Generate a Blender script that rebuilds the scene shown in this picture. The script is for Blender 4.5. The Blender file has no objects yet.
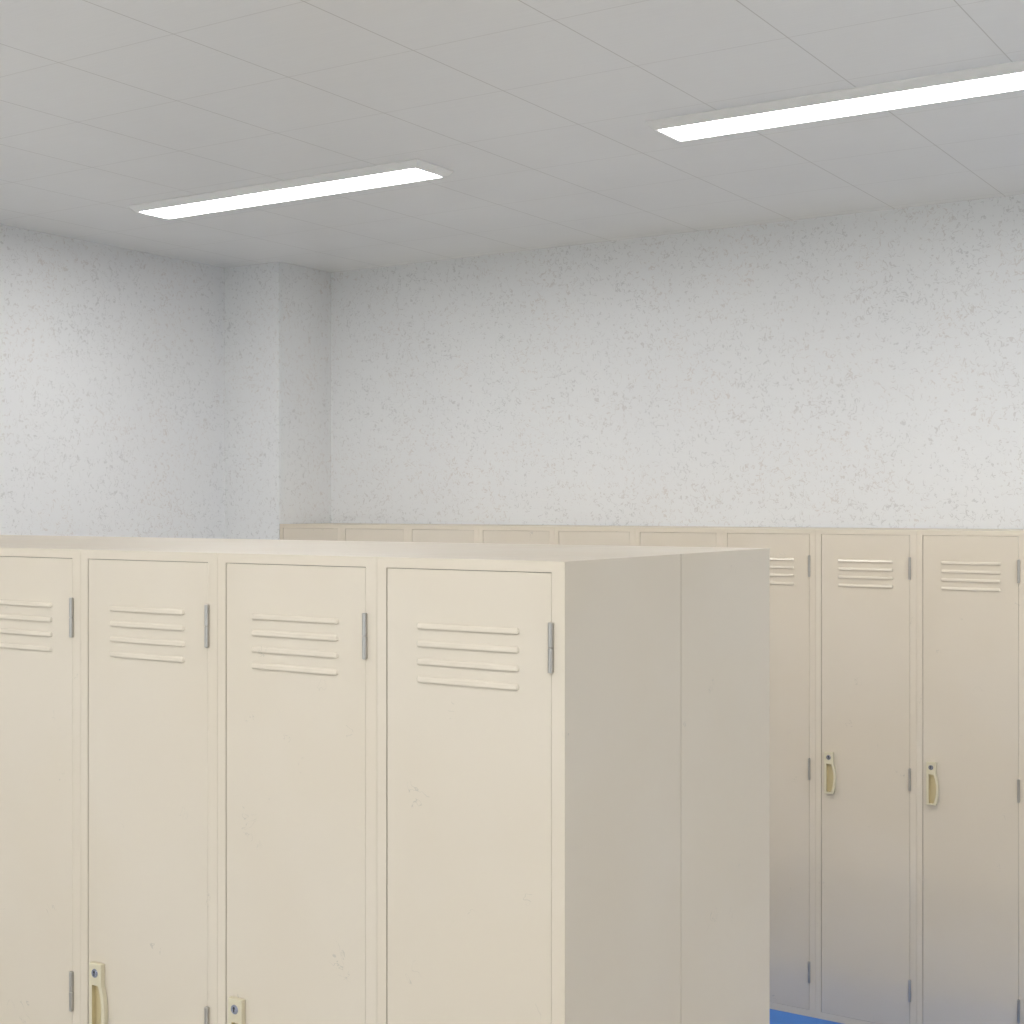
import bpy, bmesh, math
from mathutils import Vector

W = 0.38                      # width of one locker in metres; the room is laid out in this unit
HC = 5.051                    # eye height in locker widths
def h(z): return (HC + z) * W # height above the floor of a level given relative to the eye

# ------------------------------------------------------------------ camera
sc = bpy.context.scene
C = sc.collection
cam_d = bpy.data.cameras.new('camera')
cam_d.sensor_width = 36.0
cam_d.lens = 1428.5 / 1024 * 36.0
cam_d.shift_y = -(512 - 504.9) / 1024
cam_d.clip_end = 100
cam = bpy.data.objects.new('camera', cam_d)
C.objects.link(cam)
cam.location = (0, 0, HC * W)
cam.rotation_euler = (math.pi / 2, 0, 0.57046)
sc.camera = cam

# ------------------------------------------------------------------ view, world, light
sc.view_settings.view_transform = 'Standard'
sc.view_settings.look = 'None'
sc.view_settings.gamma = 1.0
sc.view_settings.use_curve_mapping = False
sc.view_settings.exposure = 0.02
LAMP = 30.5
FILL_F = 25.0  # fill strength through the added windows behind the camera
FILL_R = 5.4  # fill strength through the added right-hand windows
FILL_COL = (0.80, 0.92, 1.0)

wd = bpy.data.worlds.new('added_daylight')
sc.world = wd
wd.use_nodes = True
wd.node_tree.nodes['Background'].inputs[0].default_value = (1.0, 0.98, 0.95, 1)
wd.node_tree.nodes['Background'].inputs[1].default_value = 0.6

# room extents (locker widths): x along the rows, y away from the camera
XL, XR, YB, YF = -13.014, 6.0, 14.449, -9.0
XJ, YJ = -12.085, 13.449      # corner of the pillar
ZC = h(3.0361)

WINS = [(-9.6, -5.6), (-3.6, 0.4), (2.0, 5.0)]   # unseen windows added behind the camera to light the door fronts
FILL_WINS_R = [(-7.0, -3.0), (-0.5, 3.5), (6.0, 10.0)] # unseen windows added in the right-hand wall to light the sides
WZ0, WZ1 = 0.95, 2.75
def added_daylight(loc, direction, width, energy):
    ld = bpy.data.lights.new('window_fill', 'AREA')  # area lamp outside an added window, tuned as fill
    ld.shape = 'RECTANGLE'
    ld.size = width
    ld.size_y = WZ1 - WZ0
    ld.energy = energy
    ld.color = FILL_COL
    lo = bpy.data.objects.new('window_fill', ld)
    C.objects.link(lo)
    lo.location = loc
    lo.rotation_euler = Vector(direction).to_track_quat('-Z', 'Y').to_euler()
for a0, a1 in WINS:
    added_daylight(((a0 + a1) / 2 * W, YF * W - 0.24, (WZ0 + WZ1) / 2), (0, 1, 1.3), (a1 - a0) * W, FILL_F * (a1 - a0) / 4)
for b0, b1 in FILL_WINS_R:
    added_daylight((XR * W + 0.24, (b0 + b1) / 2 * W, (WZ0 + WZ1) / 2), (-1, 0, 1.3), (b1 - b0) * W, FILL_R * (1.9 if b0 > 5 else 0.5))

# ------------------------------------------------------------------ materials
def mat(name):
    m = bpy.data.materials.new(name)
    m.use_nodes = True
    nt = m.node_tree
    return m, nt, nt.nodes['Principled BSDF']

def nd(nt, t, **kw):
    n = nt.nodes.new(t)
    for k, v in kw.items():
        if k.startswith('i_'):
            n.inputs[k[2:].replace('_', ' ')].default_value = v
        else:
            setattr(n, k, v)
    return n

def math_n(nt, op, a, b=None, c=None, clamp=False):
    n = nt.nodes.new('ShaderNodeMath')
    n.operation = op
    n.use_clamp = clamp
    for i, v in enumerate((a, b, c)):
        if v is None: continue
        if isinstance(v, (int, float)): n.inputs[i].default_value = v
        else: nt.links.new(v, n.inputs[i])
    return n.outputs[0]

def mixc(nt, fac, c1, c2):
    n = nt.nodes.new('ShaderNodeMix')
    n.data_type = 'RGBA'
    if isinstance(fac, (int, float)): n.inputs[0].default_value = fac
    else: nt.links.new(fac, n.inputs[0])
    for i, c in ((6, c1), (7, c2)):
        if isinstance(c, tuple): n.inputs[i].default_value = (*c, 1)
        else: nt.links.new(c, n.inputs[i])
    return n.outputs[2]

def ramp(nt, v, lo, hi):
    n = nt.nodes.new('ShaderNodeMapRange')
    n.interpolation_type = 'SMOOTHSTEP'
    nt.links.new(v, n.inputs[0])
    n.inputs[1].default_value = lo
    n.inputs[2].default_value = hi
    return n.outputs[0]

def simple(name, col, rough=0.5, metal=0.0, **kw):
    m, nt, b = mat(name)
    b.inputs['Base Color'].default_value = (*col, 1)
    b.inputs['Roughness'].default_value = rough
    b.inputs['Metallic'].default_value = metal
    for k, v in kw.items(): b.inputs[k].default_value = v
    return m

def noise(nt, vec, scale, detail=2.0, rough=0.5, dist=0.0):
    n = nd(nt, 'ShaderNodeTexNoise')
    n.inputs['Scale'].default_value = scale
    n.inputs['Detail'].default_value = detail
    n.inputs['Roughness'].default_value = rough
    n.inputs['Distortion'].default_value = dist
    nt.links.new(vec, n.inputs['Vector'])
    return n.outputs[0]

# cream enamel on the lockers: faint mottling, sparse small scratches
def enamel(name, col, rough=0.36, spec=0.5):
    m, nt, b = mat(name)
    tc = nd(nt, 'ShaderNodeTexCoord')
    oi = nd(nt, 'ShaderNodeObjectInfo')
    ad = nd(nt, 'ShaderNodeVectorMath', operation='ADD')
    sc_ = nd(nt, 'ShaderNodeVectorMath', operation='SCALE')
    nt.links.new(oi.outputs['Location'], sc_.inputs[0]); sc_.inputs['Scale'].default_value = 3.7
    nt.links.new(tc.outputs['Object'], ad.inputs[0])
    nt.links.new(sc_.outputs[0], ad.inputs[1])
    v = ad.outputs[0]
    big = noise(nt, v, 2.2, 3)
    fine = noise(nt, v, 26, 3)
    base = mixc(nt, ramp(nt, big, 0.35, 0.65), col, tuple(c * k for c, k in zip(col, (0.985, 0.975, 0.955))))
    # short hairline scratches: contour bands of one noise, kept only inside rare patches
    n1 = noise(nt, v, 30, 2, 0.5, 1.2)
    band = math_n(nt, 'ABSOLUTE', math_n(nt, 'SUBTRACT', n1, 0.5))
    line = math_n(nt, 'SUBTRACT', 1.0, ramp(nt, band, 0.004, 0.012))
    patch = ramp(nt, noise(nt, v, 13, 1), 0.705, 0.73)
    scr = math_n(nt, 'MULTIPLY', line, patch)
    colr = mixc(nt, math_n(nt, 'MULTIPLY', scr, 0.35), base, (0.33, 0.32, 0.29))
    nt.links.new(colr, b.inputs['Base Color'])
    b.inputs['Specular IOR Level'].default_value = spec
    r = math_n(nt, 'MULTIPLY_ADD', fine, 0.10, rough - 0.05)
    nt.links.new(r, b.inputs['Roughness'])
    bp = nd(nt, 'ShaderNodeBump')
    bp.inputs['Strength'].default_value = 0.12
    bp.inputs['Distance'].default_value = 0.0006
    nt.links.new(math_n(nt, 'ADD', math_n(nt, 'MULTIPLY', big, 2.5), math_n(nt, 'MULTIPLY', noise(nt, v, 220, 2), 0.25)), bp.inputs['Height'])
    nt.links.new(bp.outputs[0], b.inputs['Normal'])
    return m

CREAM = (0.70, 0.63, 0.525)
m_body = enamel('cream_enamel', CREAM, 0.42, 0.3)
m_door = enamel('cream_enamel_door', CREAM, 0.22)
m_door_wall = enamel('cream_enamel_glossy', CREAM, 0.22)
_b = m_door_wall.node_tree.nodes['Principled BSDF']
_b.inputs['Coat Weight'].default_value = 1.0
_b.inputs['Coat Roughness'].default_value = 0.07
m_handle = simple('ivory_plastic', (0.66, 0.60, 0.44), 0.35)
m_pocket_shade = simple('ivory_plastic_shaded', (0.56, 0.47, 0.27), 0.4)  # darker ivory, the pocket's shade put into its colour
m_steel = simple('hinge_steel', (0.47, 0.45, 0.42), 0.34, 0.85)
m_chrome = simple('lock_chrome', (0.42, 0.45, 0.55), 0.25, 0.8)
m_dark = simple('keyhole_dark', (0.012, 0.014, 0.022), 0.6)
m_cavity = simple('locker_inside', (0.55, 0.48, 0.39), 0.7)

# plastered wall with a scattered worm-track relief
def wall_mat():
    m, nt, b = mat('wall_relief_plaster')
    tc = nd(nt, 'ShaderNodeTexCoord')
    v = tc.outputs['Object']
    n1 = noise(nt, v, 38, 1.5, 0.5, 0.8)
    band = math_n(nt, 'ABSOLUTE', math_n(nt, 'SUBTRACT', n1, 0.5))
    line = math_n(nt, 'SUBTRACT', 1.0, ramp(nt, band, 0.008, 0.040))
    n2 = noise(nt, v, 46, 2, 0.6)
    n3 = noise(nt, v, 5, 3, 0.6)
    thr = math_n(nt, 'ADD', n2, math_n(nt, 'MULTIPLY', math_n(nt, 'SUBTRACT', n3, 0.5), 0.25))
    mark = math_n(nt, 'MULTIPLY', line, ramp(nt, thr, 0.47, 0.54))
    tint = ramp(nt, noise(nt, v, 3.1, 2), 0.40, 0.62)
    base = mixc(nt, ramp(nt, noise(nt, v, 0.8, 3), 0.3, 0.7), (0.80, 0.805, 0.805), (0.785, 0.79, 0.795))
    mc = mixc(nt, tint, (0.52, 0.515, 0.51), (0.62, 0.56, 0.52))
    nt.links.new(mixc(nt, math_n(nt, 'MULTIPLY', mark, 0.52), base, mc), b.inputs['Base Color'])
    nt.links.new(math_n(nt, 'MULTIPLY_ADD', mark, 0.2, 0.37), b.inputs['Roughness'])
    b.inputs['Specular IOR Level'].default_value = 0.45
    bp = nd(nt, 'ShaderNodeBump')
    bp.inputs['Strength'].default_value = 0.25
    bp.inputs['Distance'].default_value = 0.002
    hgt = math_n(nt, 'SUBTRACT', math_n(nt, 'MULTIPLY', noise(nt, v, 60, 2), 0.5), mark)
    nt.links.new(hgt, bp.inputs['Height'])
    nt.links.new(bp.outputs[0], b.inputs['Normal'])
    return m
m_wall = wall_mat()

# ceiling panels: fine joints on a square grid, satin finish
T = 1.02621 * 1.07436 * W
TA = -6.34061 * 1.07436 * W
TB = 6.11874 * 1.07436 * W
def grid_dist(nt, coord, off):
    q = math_n(nt, 'DIVIDE', math_n(nt, 'SUBTRACT', coord, off), T)
    fr = math_n(nt, 'FRACT', math_n(nt, 'ADD', q, 100.5))
    return math_n(nt, 'MULTIPLY', math_n(nt, 'ABSOLUTE', math_n(nt, 'SUBTRACT', fr, 0.5)), T)
def ceiling_mat():
    m, nt, b = mat('ceiling_panels')
    ge = nd(nt, 'ShaderNodeTexCoord')
    sep = nd(nt, 'ShaderNodeSeparateXYZ')
    nt.links.new(ge.outputs['Object'], sep.inputs[0])
    lx = math_n(nt, 'SUBTRACT', 1.0, ramp(nt, grid_dist(nt, sep.outputs[0], TA), 0.0006, 0.0022))
    ly = math_n(nt, 'SUBTRACT', 1.0, ramp(nt, grid_dist(nt, sep.outputs[1], TB), 0.0008, 0.0032))
    ln = math_n(nt, 'MAXIMUM', lx, math_n(nt, "MULTIPLY", ly, 0.42))
    st = nd(nt, 'ShaderNodeMapping')
    st.inputs['Scale'].default_value = (3, 60, 1)
    nt.links.new(ge.outputs['Object'], st.inputs[0])
    streak = noise(nt, st.outputs[0], 2.0, 4, 0.6)
    base = mixc(nt, ramp(nt, streak, 0.3, 0.7), (0.85, 0.85, 0.845), (0.835, 0.835, 0.83))
    nt.links.new(mixc(nt, math_n(nt, 'MULTIPLY', ln, 0.5), base, (0.34, 0.31, 0.28)), b.inputs['Base Color'])
    b.inputs['Roughness'].default_value = 0.20
    nt.links.new(math_n(nt, 'MULTIPLY_ADD', noise(nt, ge.outputs['Object'], 1.6, 2), 0.16, 0.14), b.inputs['Roughness'])
    b.inputs['Specular IOR Level'].default_value = 0.42
    bp = nd(nt, 'ShaderNodeBump')
    bp.inputs['Strength'].default_value = 0.2
    bp.inputs['Distance'].default_value = 0.001
    nt.links.new(math_n(nt, 'SUBTRACT', math_n(nt, 'MULTIPLY', streak, 0.12), ln), bp.inputs['Height'])
    nt.links.new(bp.outputs[0], b.inputs['Normal'])
    return m
m_ceil = ceiling_mat()

def floor_mat():
    m, nt, b = mat('blue_vinyl')
    tc = nd(nt, 'ShaderNodeTexCoord')
    n = noise(nt, tc.outputs['Object'], 4, 4, 0.6)
    nt.links.new(mixc(nt, ramp(nt, n, 0.3, 0.7), (0.040, 0.195, 0.60), (0.055, 0.215, 0.63)), b.inputs['Base Color'])
    b.inputs['Roughness'].default_value = 0.4
    return m
m_floor = floor_mat()
m_floor2 = simple('grey_beige_bounce_floor', (0.555, 0.545, 0.525), 0.4)  # unseen neutral floor, added so less blue bounces up
m_skirt = simple('grey_skirting', (0.30, 0.30, 0.31), 0.5)
m_house = simple('fixture_white_steel', (0.86, 0.855, 0.84), 0.12, 0.1)
m_inner = simple('fixture_reflector', (0.86, 0.86, 0.86), 0.35)
m_frame = simple('added_window_aluminium', (0.75, 0.75, 0.75), 0.4, 0.3)

def diffuser_mat():
    m, nt, b = mat('glowing_diffuser')
    b.inputs['Base Color'].default_value = (0.9, 0.9, 0.9, 1)
    b.inputs['Roughness'].default_value = 0.4
    b.inputs['Emission Color'].default_value = (1.0, 0.985, 0.965, 1)
    b.inputs['Emission Strength'].default_value = LAMP
    return m
m_diff = diffuser_mat()

# ------------------------------------------------------------------ mesh helpers
def link(name, bm, mats, parent=None, smooth=False):
    me = bpy.data.meshes.new(name)
    bmesh.ops.recalc_face_normals(bm, faces=bm.faces)
    bm.to_mesh(me)
    bm.free()
    for m in (mats if isinstance(mats, (list, tuple)) else [mats]): me.materials.append(m)
    o = bpy.data.objects.new(name, me)
    C.objects.link(o)
    if parent: o.parent = parent
    if smooth:
        for p in me.polygons: p.use_smooth = True
    return o

def box(bm, x0, x1, y0, y1, z0, z1, mi=0, bevel=0.0, seg=2):
    vs = [bm.verts.new(p) for p in ((x0,y0,z0),(x1,y0,z0),(x1,y1,z0),(x0,y1,z0),(x0,y0,z1),(x1,y0,z1),(x1,y1,z1),(x0,y1,z1))]
    fs = [bm.faces.new([vs[i] for i in q]) for q in ((0,3,2,1),(4,5,6,7),(0,1,5,4),(1,2,6,5),(2,3,7,6),(3,0,4,7))]
    for f in fs: f.material_index = mi
    if bevel:
        es = {e for f in fs for e in f.edges}
        bmesh.ops.bevel(bm, geom=list(es), offset=bevel, segments=seg, affect='EDGES', profile=0.6)
    return vs

def prism(bm, pts, axis_pts, mi=0):
    """loft between two equal rings of 3-D points and cap them"""
    a = [bm.verts.new(p) for p in pts]
    b = [bm.verts.new(p) for p in axis_pts]
    n = len(a)
    fs = [bm.faces.new((a[i], a[(i+1) % n], b[(i+1) % n], b[i])) for i in range(n)]
    fs += [bm.faces.new(a[::-1]), bm.faces.new(b)]
    for f in fs: f.material_index = mi

def structure(name, bm, m):
    o = link(name, bm, m)
    o['kind'] = 'structure'
    return o

# ------------------------------------------------------------------ room shell
t = 0.14
xl, xr, yb, yf, xj, yj = XL*W, XR*W, YB*W, YF*W, XJ*W, YJ*W
YS = 12.1*W                   # blue vinyl ends here; neutral floor added beyond to cut blue bounce
bm = bmesh.new(); box(bm, xl-t, xr+t, yf-t, YS, -0.12, 0); structure('floor', bm, m_floor2)
bm = bmesh.new(); box(bm, xl-t, xr+t, YS, yb+t, -0.12, 0); structure('floor', bm, m_floor)
bm = bmesh.new(); box(bm, xl-t, xr+t, yf-t, yb+t, ZC, ZC+0.12); structure('ceiling', bm, m_ceil)
bm = bmesh.new(); box(bm, xl-t, xr+t, yb, yb+t, 0, ZC); structure('wall_back', bm, m_wall)
bm = bmesh.new(); box(bm, xl-t, xl, yf, yb, 0, ZC); structure('wall_left', bm, m_wall)
bm = bmesh.new()
box(bm, xr, xr+t, yf, yb, 0, WZ0)
box(bm, xr, xr+t, yf, yb, WZ1, ZC)
edges = [yf] + [e*W for p in FILL_WINS_R for e in p] + [yb]
for i in range(0, len(edges), 2): box(bm, xr, xr+t, edges[i], edges[i+1], WZ0, WZ1)
structure('wall_right', bm, m_wall)
for i, (a0, a1) in enumerate(FILL_WINS_R):
    bm = bmesh.new()
    y0, y1, x0, x1, w = a0*W, a1*W, xr+0.04, xr+0.09, 0.04
    box(bm, x0, x1, y0, y1, WZ0, WZ0+w); box(bm, x0, x1, y0, y1, WZ1-w, WZ1)
    ym = (y0+y1)/2
    for ya in (y0, ym-w/2, y1-w): box(bm, x0, x1, ya, ya+w, WZ0+w, WZ1-w)
    structure('added_window_%d' % (i+4), bm, m_frame)  # frame of an added window, out of view
bm = bmesh.new(); box(bm, xl, xj, yj, yb, 0, ZC); structure('wall_pillar', bm, m_wall)
# wall behind the camera, with openings for the added windows
bm = bmesh.new()
box(bm, xl-t, xr+t, yf-t, yf, 0, WZ0)
box(bm, xl-t, xr+t, yf-t, yf, WZ1, ZC)
edges = [xl-t] + [e*W for p in WINS for e in p] + [xr+t]
for i in range(0, len(edges), 2): box(bm, edges[i], edges[i+1], yf-t, yf, WZ0, WZ1)
structure('wall_front', bm, m_wall)
for i, (a0, a1) in enumerate(WINS):
    bm = bmesh.new()
    x0, x1 = a0*W, a1*W
    y0, y1 = yf-0.09, yf-0.04
    w = 0.04
    box(bm, x0, x1, y0, y1, WZ0, WZ0+w); box(bm, x0, x1, y0, y1, WZ1-w, WZ1)
    xm = (x0+x1)/2
    for xa in (x0, xm-w/2, x1-w): box(bm, xa, xa+w, y0, y1, WZ0+w, WZ1-w)
    structure('added_window_%d' % (i+1), bm, m_frame)  # unseen frame, added around the fill lamp's opening
bm = bmesh.new(); box(bm, xl, xl+0.012, yf, yj-0.001, 0, 0.08); structure('baseboard_left', bm, m_skirt)
bm = bmesh.new(); box(bm, xr-0.012, xr, yf, yb, 0, 0.08); structure('baseboard_right', bm, m_skirt)

# ------------------------------------------------------------------ lockers
H = h(-0.2384)
DZ0, DZ1 = h(-4.984), h(-0.2869)
DU0, DU1 = 0.0571*W, 0.934*W
GAP = 0.0002

def locker_body(depth):
    bm = bmesh.new()
    x0, x1, y1 = GAP, W-GAP, depth-0.0010
    g = 0.0011
    ox0, ox1, oz0, oz1, oy = DU0-0.0009, DU1+0.0003, DZ0-0.0001, DZ1+0.0004, y1-0.012
    box(bm, x0, x1, 0, y1, 0, H)
    fr = [f for f in bm.faces if all(abs(v.co.y) < 1e-7 for v in f.verts)][0]
    outer = list(fr.verts)
    # order outer corners: (x0,0),(x1,0),(x1,H),(x0,H)
    key = lambda X, Z: min(outer, key=lambda v: abs(v.co.x-X)+abs(v.co.z-Z))
    o = [key(x0,0), key(x1,0), key(x1,H), key(x0,H)]
    bm.faces.remove(fr)
    inn = [bm.verts.new((X, 0, Z)) for X, Z in ((ox0,oz0),(ox1,oz0),(ox1,oz1),(ox0,oz1))]
    bk = [bm.verts.new((X, oy, Z)) for X, Z in ((ox0,oz0),(ox1,oz0),(ox1,oz1),(ox0,oz1))]
    for i in range(4):
        j = (i+1) % 4
        bm.faces.new((o[i], o[j], inn[j], inn[i]))
        f = bm.faces.new((inn[i], inn[j], bk[j], bk[i])); f.material_index = 1
    f = bm.faces.new(bk); f.material_index = 1
    bmesh.ops.recalc_face_normals(bm, faces=bm.faces)
    es = [e for e in bm.edges if all((abs(v.co.x-x0)<1e-7 or abs(v.co.x-x1)<1e-7) for v in e.verts)]
    bmesh.ops.bevel(bm, geom=es, offset=0.0006, segments=2, affect='EDGES', profile=0.6)
    return bm

def door_bm():
    bm = bmesh.new()
    box(bm, DU0+0.0006, DU1-0.0006, 0.0004, 0.0184, DZ0+0.0006, DZ1-0.0006, bevel=0.0009)
    # four pressed louvres: sloping hoods, open underneath
    L0, L1 = 0.235*W, 0.765*W
    for k in range(4):
        zt, zb = h(-0.527-0.0800*k), h(-0.5555-0.0800*k)
        prof = [(0.0012, zt), (-0.0012, zt-0.0009), (-0.0029, zt-0.0035), (-0.0036, zb+0.0030), (-0.0034, zb+0.0008), (-0.0026, zb), (0.0012, zb)]
        r0 = [(L0-0.0, y, z) for y, z in prof]
        r1 = [(L1, y, z) for y, z in prof]
        # rounded ends
        e0 = [(L0-0.003, min(y*0.2+0.0008, 0.0012), z*0.6+0.4*(zt+zb)/2) for y, z in prof]
        e1 = [(L1+0.003, min(y*0.2+0.0008, 0.0012), z*0.6+0.4*(zt+zb)/2) for y, z in prof]
        prism(bm, e0, r0); prism(bm, r0, r1); prism(bm, r1, e1)
    return bm

P = 0.028*W                   # how far the pull stands proud
def handle_outline(n=14):
    """outer and inner ring of the pull, counter-clockwise, as (u, z) in widths; same count"""
    out, inn = [], []
    # left edge top -> bottom
    out += [(0.097, -2.418), (0.097, -2.528), (0.097, -2.68), (0.097, -2.822)]
    inn += [(0.120, -2.532), (0.120, -2.540), (0.120, -2.68), (0.120, -2.804)]
    # right edge bottom -> top: an arc bulging outwards
    for i in range(n+1):
        s = i/n
        z = -2.822 + s*(2.822-2.530)
        u = 0.187 + 0.026*math.sin(math.pi*s)**0.8
        out.append((u, z))
        zi = -2.804 + s*(2.804-2.532)
        inn.append((u-0.022, zi))
    out += [(0.187, -2.418)]
    inn += [(0.163, -2.532)]
    return out, inn

def handle_bm():
    bm = bmesh.new()
    out, inn = handle_outline()
    n = len(out)
    V = lambda u, y, z: bm.verts.new((u*W, y, h(z)))
    base = [V(u, -0.0001, z) for u, z in out]
    lip = [V(u, -P+0.0010, z) for u, z in out]
    cu, cz = 0.14, -2.62
    def shr(u, z, d): return (u + (d if u < cu else -d), z + (d if z < cz else -d))
    top = [V(*(lambda q: (q[0], -P, q[1]))(shr(u, z, 0.0025))) for u, z in out]
    rim = [V(u, -P, z) for u, z in inn]
    def fy(u): return -0.0012 - (P-0.0030)*max(0.0, min(1.0, (u-0.112)/0.085))**1.7
    flo = [V(u, fy(u), z) for u, z in inn]
    for a, b, mi in ((base, lip, 0), (lip, top, 0), (top, rim, 0), (rim, flo, 1)):
        for i in range(n):
            j = (i+1) % n
            try:
                f = bm.faces.new((a[i], a[j], b[j], b[i])); f.material_index = mi
            except ValueError: pass
    f = bm.faces.new(flo); f.material_index = 1
    bmesh.ops.triangulate(bm, faces=[f])
    bmesh.ops.remove_doubles(bm, verts=bm.verts, dist=1e-6)
    return bm

def lock_bm():
    bm = bmesh.new()
    cx_, cz_, y = 0.141*W, h(-2.468), -P
    def ring(r, yy, n=28): return [(cx_+r*math.cos(2*math.pi*i/n), yy, cz_+r*math.sin(2*math.pi*i/n)) for i in range(n)]
    R = 0.0235*W
    prism(bm, ring(R, y-0.0001), ring(R*0.94, y-0.0012))
    prism(bm, ring(R*0.74, y-0.0012), ring(R*0.70, y-0.0020))
    box(bm, cx_-0.0014, cx_+0.0014, y-0.0023, y-0.0015, cz_-R*0.55, cz_+R*0.62, mi=1)
    prism(bm, [(p[0], y-0.0021, p[2]+R*0.3) for p in [(cx_+0.0026*math.cos(a*0.5236), 0, cz_+0.0026*math.sin(a*0.5236)) for a in range(12)]],
          [(p[0], y-0.0023, p[2]+R*0.3) for p in [(cx_+0.0026*math.cos(a*0.5236), 0, cz_+0.0026*math.sin(a*0.5236)) for a in range(12)]], mi=1)
    return bm

def hinge_bm(z0, z1):
    bm = bmesh.new()
    cx_, r, yc = 0.9345*W, 0.0046, -0.0030
    zm = (z0+z1)/2
    def ring(r, z, n=16): return [(cx_+r*math.cos(2*math.pi*i/n), yc+r*math.sin(2*math.pi*i/n), z) for i in range(n)]
    for a, b in ((z0, zm-0.0003), (zm+0.0003, z1)):
        prism(bm, ring(r*0.8, a), ring(r, a+0.001))
        prism(bm, ring(r, a+0.001), ring(r, b-0.001))
        prism(bm, ring(r, b-0.001), ring(r*0.8, b))
    prism(bm, ring(r*0.55, z0+0.002), ring(r*0.55, z1-0.002))
    return bm

HZ = [(-0.7102, -0.4973), (-2.712, -2.500), (-4.715, -4.505)]
def make_locker(depth, door_mat=None):
    root = bpy.data.objects.new('locker', None)
    C.objects.link(root)
    link('body', locker_body(depth), [m_body, m_cavity], root)
    d = link('door', door_bm(), door_mat or m_door, root)
    hd = link('handle', handle_bm(), [m_handle, m_pocket_shade], d)
    link('lock', lock_bm(), [m_chrome, m_dark], d)
    for a, b in HZ: link('hinge', hinge_bm(h(a), h(b)), m_steel, root)
    return root

def copy_tree(o, parent=None):
    c = o.copy()
    C.objects.link(c)
    c.parent = parent
    for ch in list(o.children): copy_tree(ch, c)
    return c

def place(o, x, y, rz, label, group):
    o.location = (x, y, 0)
    o.rotation_euler = (0, 0, rz)
    o['label'] = label
    o['category'] = 'locker'
    o['group'] = group

D1 = 1.109*W                  # depth of the island units
X1, Y1 = -3.0561*W, 5.1754*W  # right front corner of the island
proto = make_locker(D1)
front_labels = [
    'cream steel locker at right end of near row, beside bare end panels',
    'cream steel locker second from right in near row, handle cut by photo bottom',
    'cream steel locker third from right in near row, long pull handle showing',
    'cream steel locker cut by left edge of photo, fourth from right in near row',
    'cream steel locker fifth from right in near row, only its top showing at far left',
    'cream steel locker sixth from right in near row, just beyond the left edge',
]
first = True
for n, lb in enumerate(front_labels):
    o = proto if n == 0 else copy_tree(proto)
    place(o, X1-(n+1)*W, Y1, 0, lb, 'near row of cream lockers')
ordn = ['right end', 'second from right', 'third from right', 'fourth from right', 'fifth from right', 'sixth from right', 'seventh from right']
for n in range(7):
    o = copy_tree(proto)
    lb = 'cream locker behind near row, ' + ordn[n] + ', only its top visible' if n else \
         'cream locker back to back with near row, its side the farther bare panel'
    place(o, X1-n*W, Y1+2*D1, math.pi, lb, 'lockers backing onto the near row')

proto2 = make_locker(1.0*W-0.002, m_door_wall)
X2, Y2 = (-4.01984-0.0571)*W, 13.44917*W
back_labels = {
    -1: 'cream locker just beyond the right edge in the row along the back wall',
    0: 'cream wall-row locker farthest right in photo, door with louvres and handle',
    1: 'cream wall-row locker with handle, second whole door from the photo right edge',
    2: 'cream wall-row locker half hidden behind the right end of the near block',
    3: 'cream wall-row locker top seen just left of the near block far top corner',
    4: 'cream wall-row locker top, fifth counted from the pillar',
    5: 'cream wall-row locker top, fourth counted from the pillar',
    6: 'cream wall-row locker top, third counted from the pillar',
    7: 'cream wall-row locker top, second counted from the pillar',
    8: 'cream wall-row locker top right beside the plastered pillar',
}
back_labels[3] = 'cream wall-row locker top, sixth counted from the pillar'
for n in range(-1, 9):
    o = proto2 if n == -1 else copy_tree(proto2)
    place(o, X2-n*W, Y2, 0, back_labels[n], 'row of cream lockers along the back wall')

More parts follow.
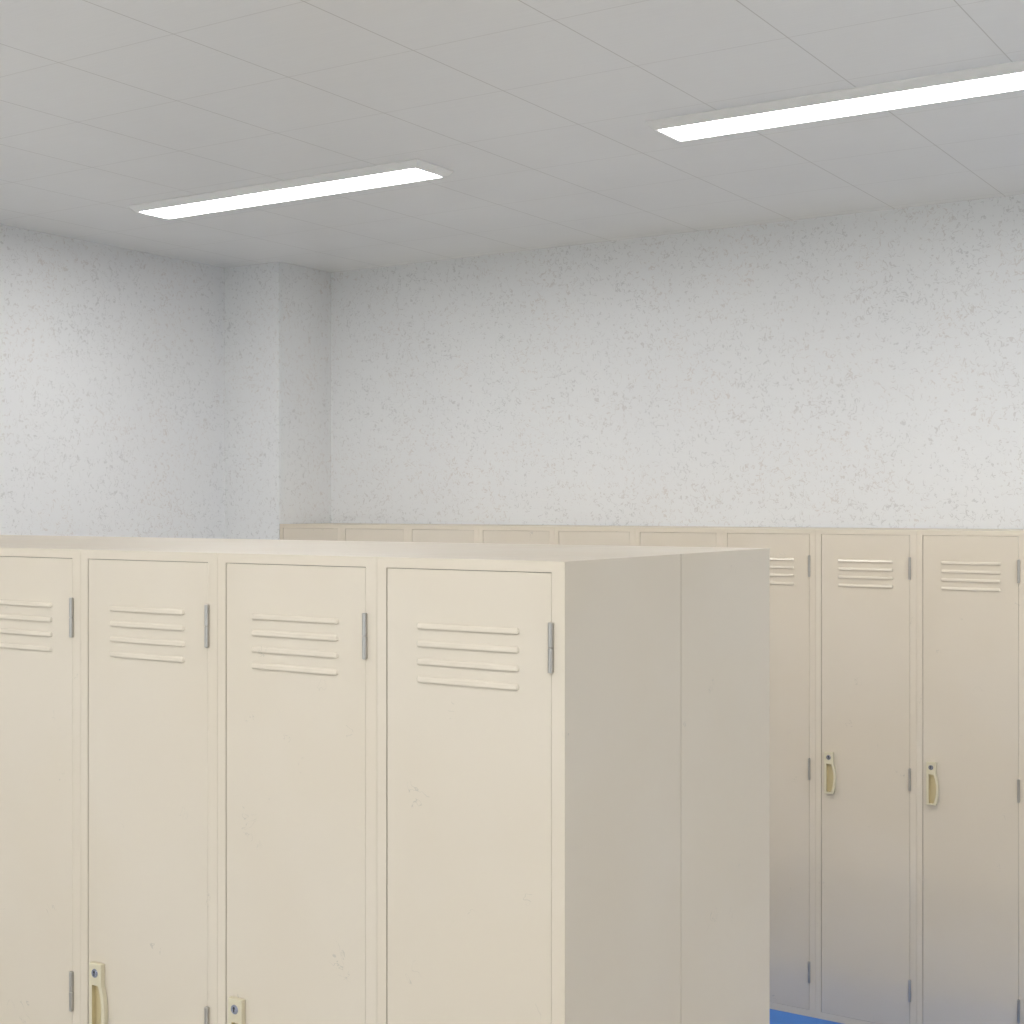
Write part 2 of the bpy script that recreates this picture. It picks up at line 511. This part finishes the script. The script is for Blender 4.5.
# ------------------------------------------------------------------ ceiling lights
def make_light():
    root = bpy.data.objects.new('ceiling_light', None)
    C.objects.link(root)
    L, B = 3.64*W, 0.555*W
    dz, ins, rim = 0.063*W, 0.05*W, 0.022*W
    def rect(bm, l, b, z): return [bm.verts.new((sx*l/2, sy*b/2, z)) for sx, sy in ((-1,-1),(1,-1),(1,1),(-1,1))]
    bm = bmesh.new()
    r0 = rect(bm, L, B, -0.0002)
    r0b = rect(bm, L, B, -0.004)
    r1 = rect(bm, L-2*ins, B-2*ins, -dz)
    r2 = rect(bm, L-2*ins-2*rim, B-2*ins-2*rim, -dz)
    r3 = rect(bm, L-2*ins-2*rim-0.01*W, B-2*ins-2*rim-0.01*W, -0.0045)
    for a, b, mi in ((r0, r0b, 0), (r0b, r1, 0), (r1, r2, 1), (r2, r3, 1)):
        for i in range(4):
            f = bm.faces.new((a[i], a[(i+1) % 4], b[(i+1) % 4], b[i])); f.material_index = mi
    f = bm.faces.new(r3); f.material_index = 1
    f = bm.faces.new(r0)
    link('housing', bm, [m_house, m_inner], root)
    bm = bmesh.new()
    l, b = L-2*ins-2*rim-0.06*W, B-2*ins-2*rim-0.03*W
    box(bm, -l/2, l/2, -b/2, b/2, -0.0215, -0.005)
    link('diffuser', bm, m_diff, root)
    return root

lamp = make_light()
FA = [-9.28, -3.40, 2.48]
FB = [10.367, 1.52, -7.33]
lamp_labels = {
    (0, 0): 'long white ceiling light on the left, whole, above the pillar',
    (1, 0): 'long white ceiling light at upper right, cut by the right edge',
    (2, 0): 'long white ceiling light beyond the right edge, in line with the visible two',
}
used = False
for j, fb in enumerate(FB):
    for i, fa in enumerate(FA):
        o = lamp if not used else copy_tree(lamp)
        used = True
        o.location = (fa*W, fb*W, ZC)
        o['label'] = lamp_labels.get((i, j), 'long ceiling light behind the camera view, %s, %s' % (
            ('above the island front', 'at the wall with added windows')[j-1], ('left column', 'middle column', 'right column')[i]))
        o['category'] = 'ceiling light'
        o['group'] = 'recessed strip lights on the ceiling'
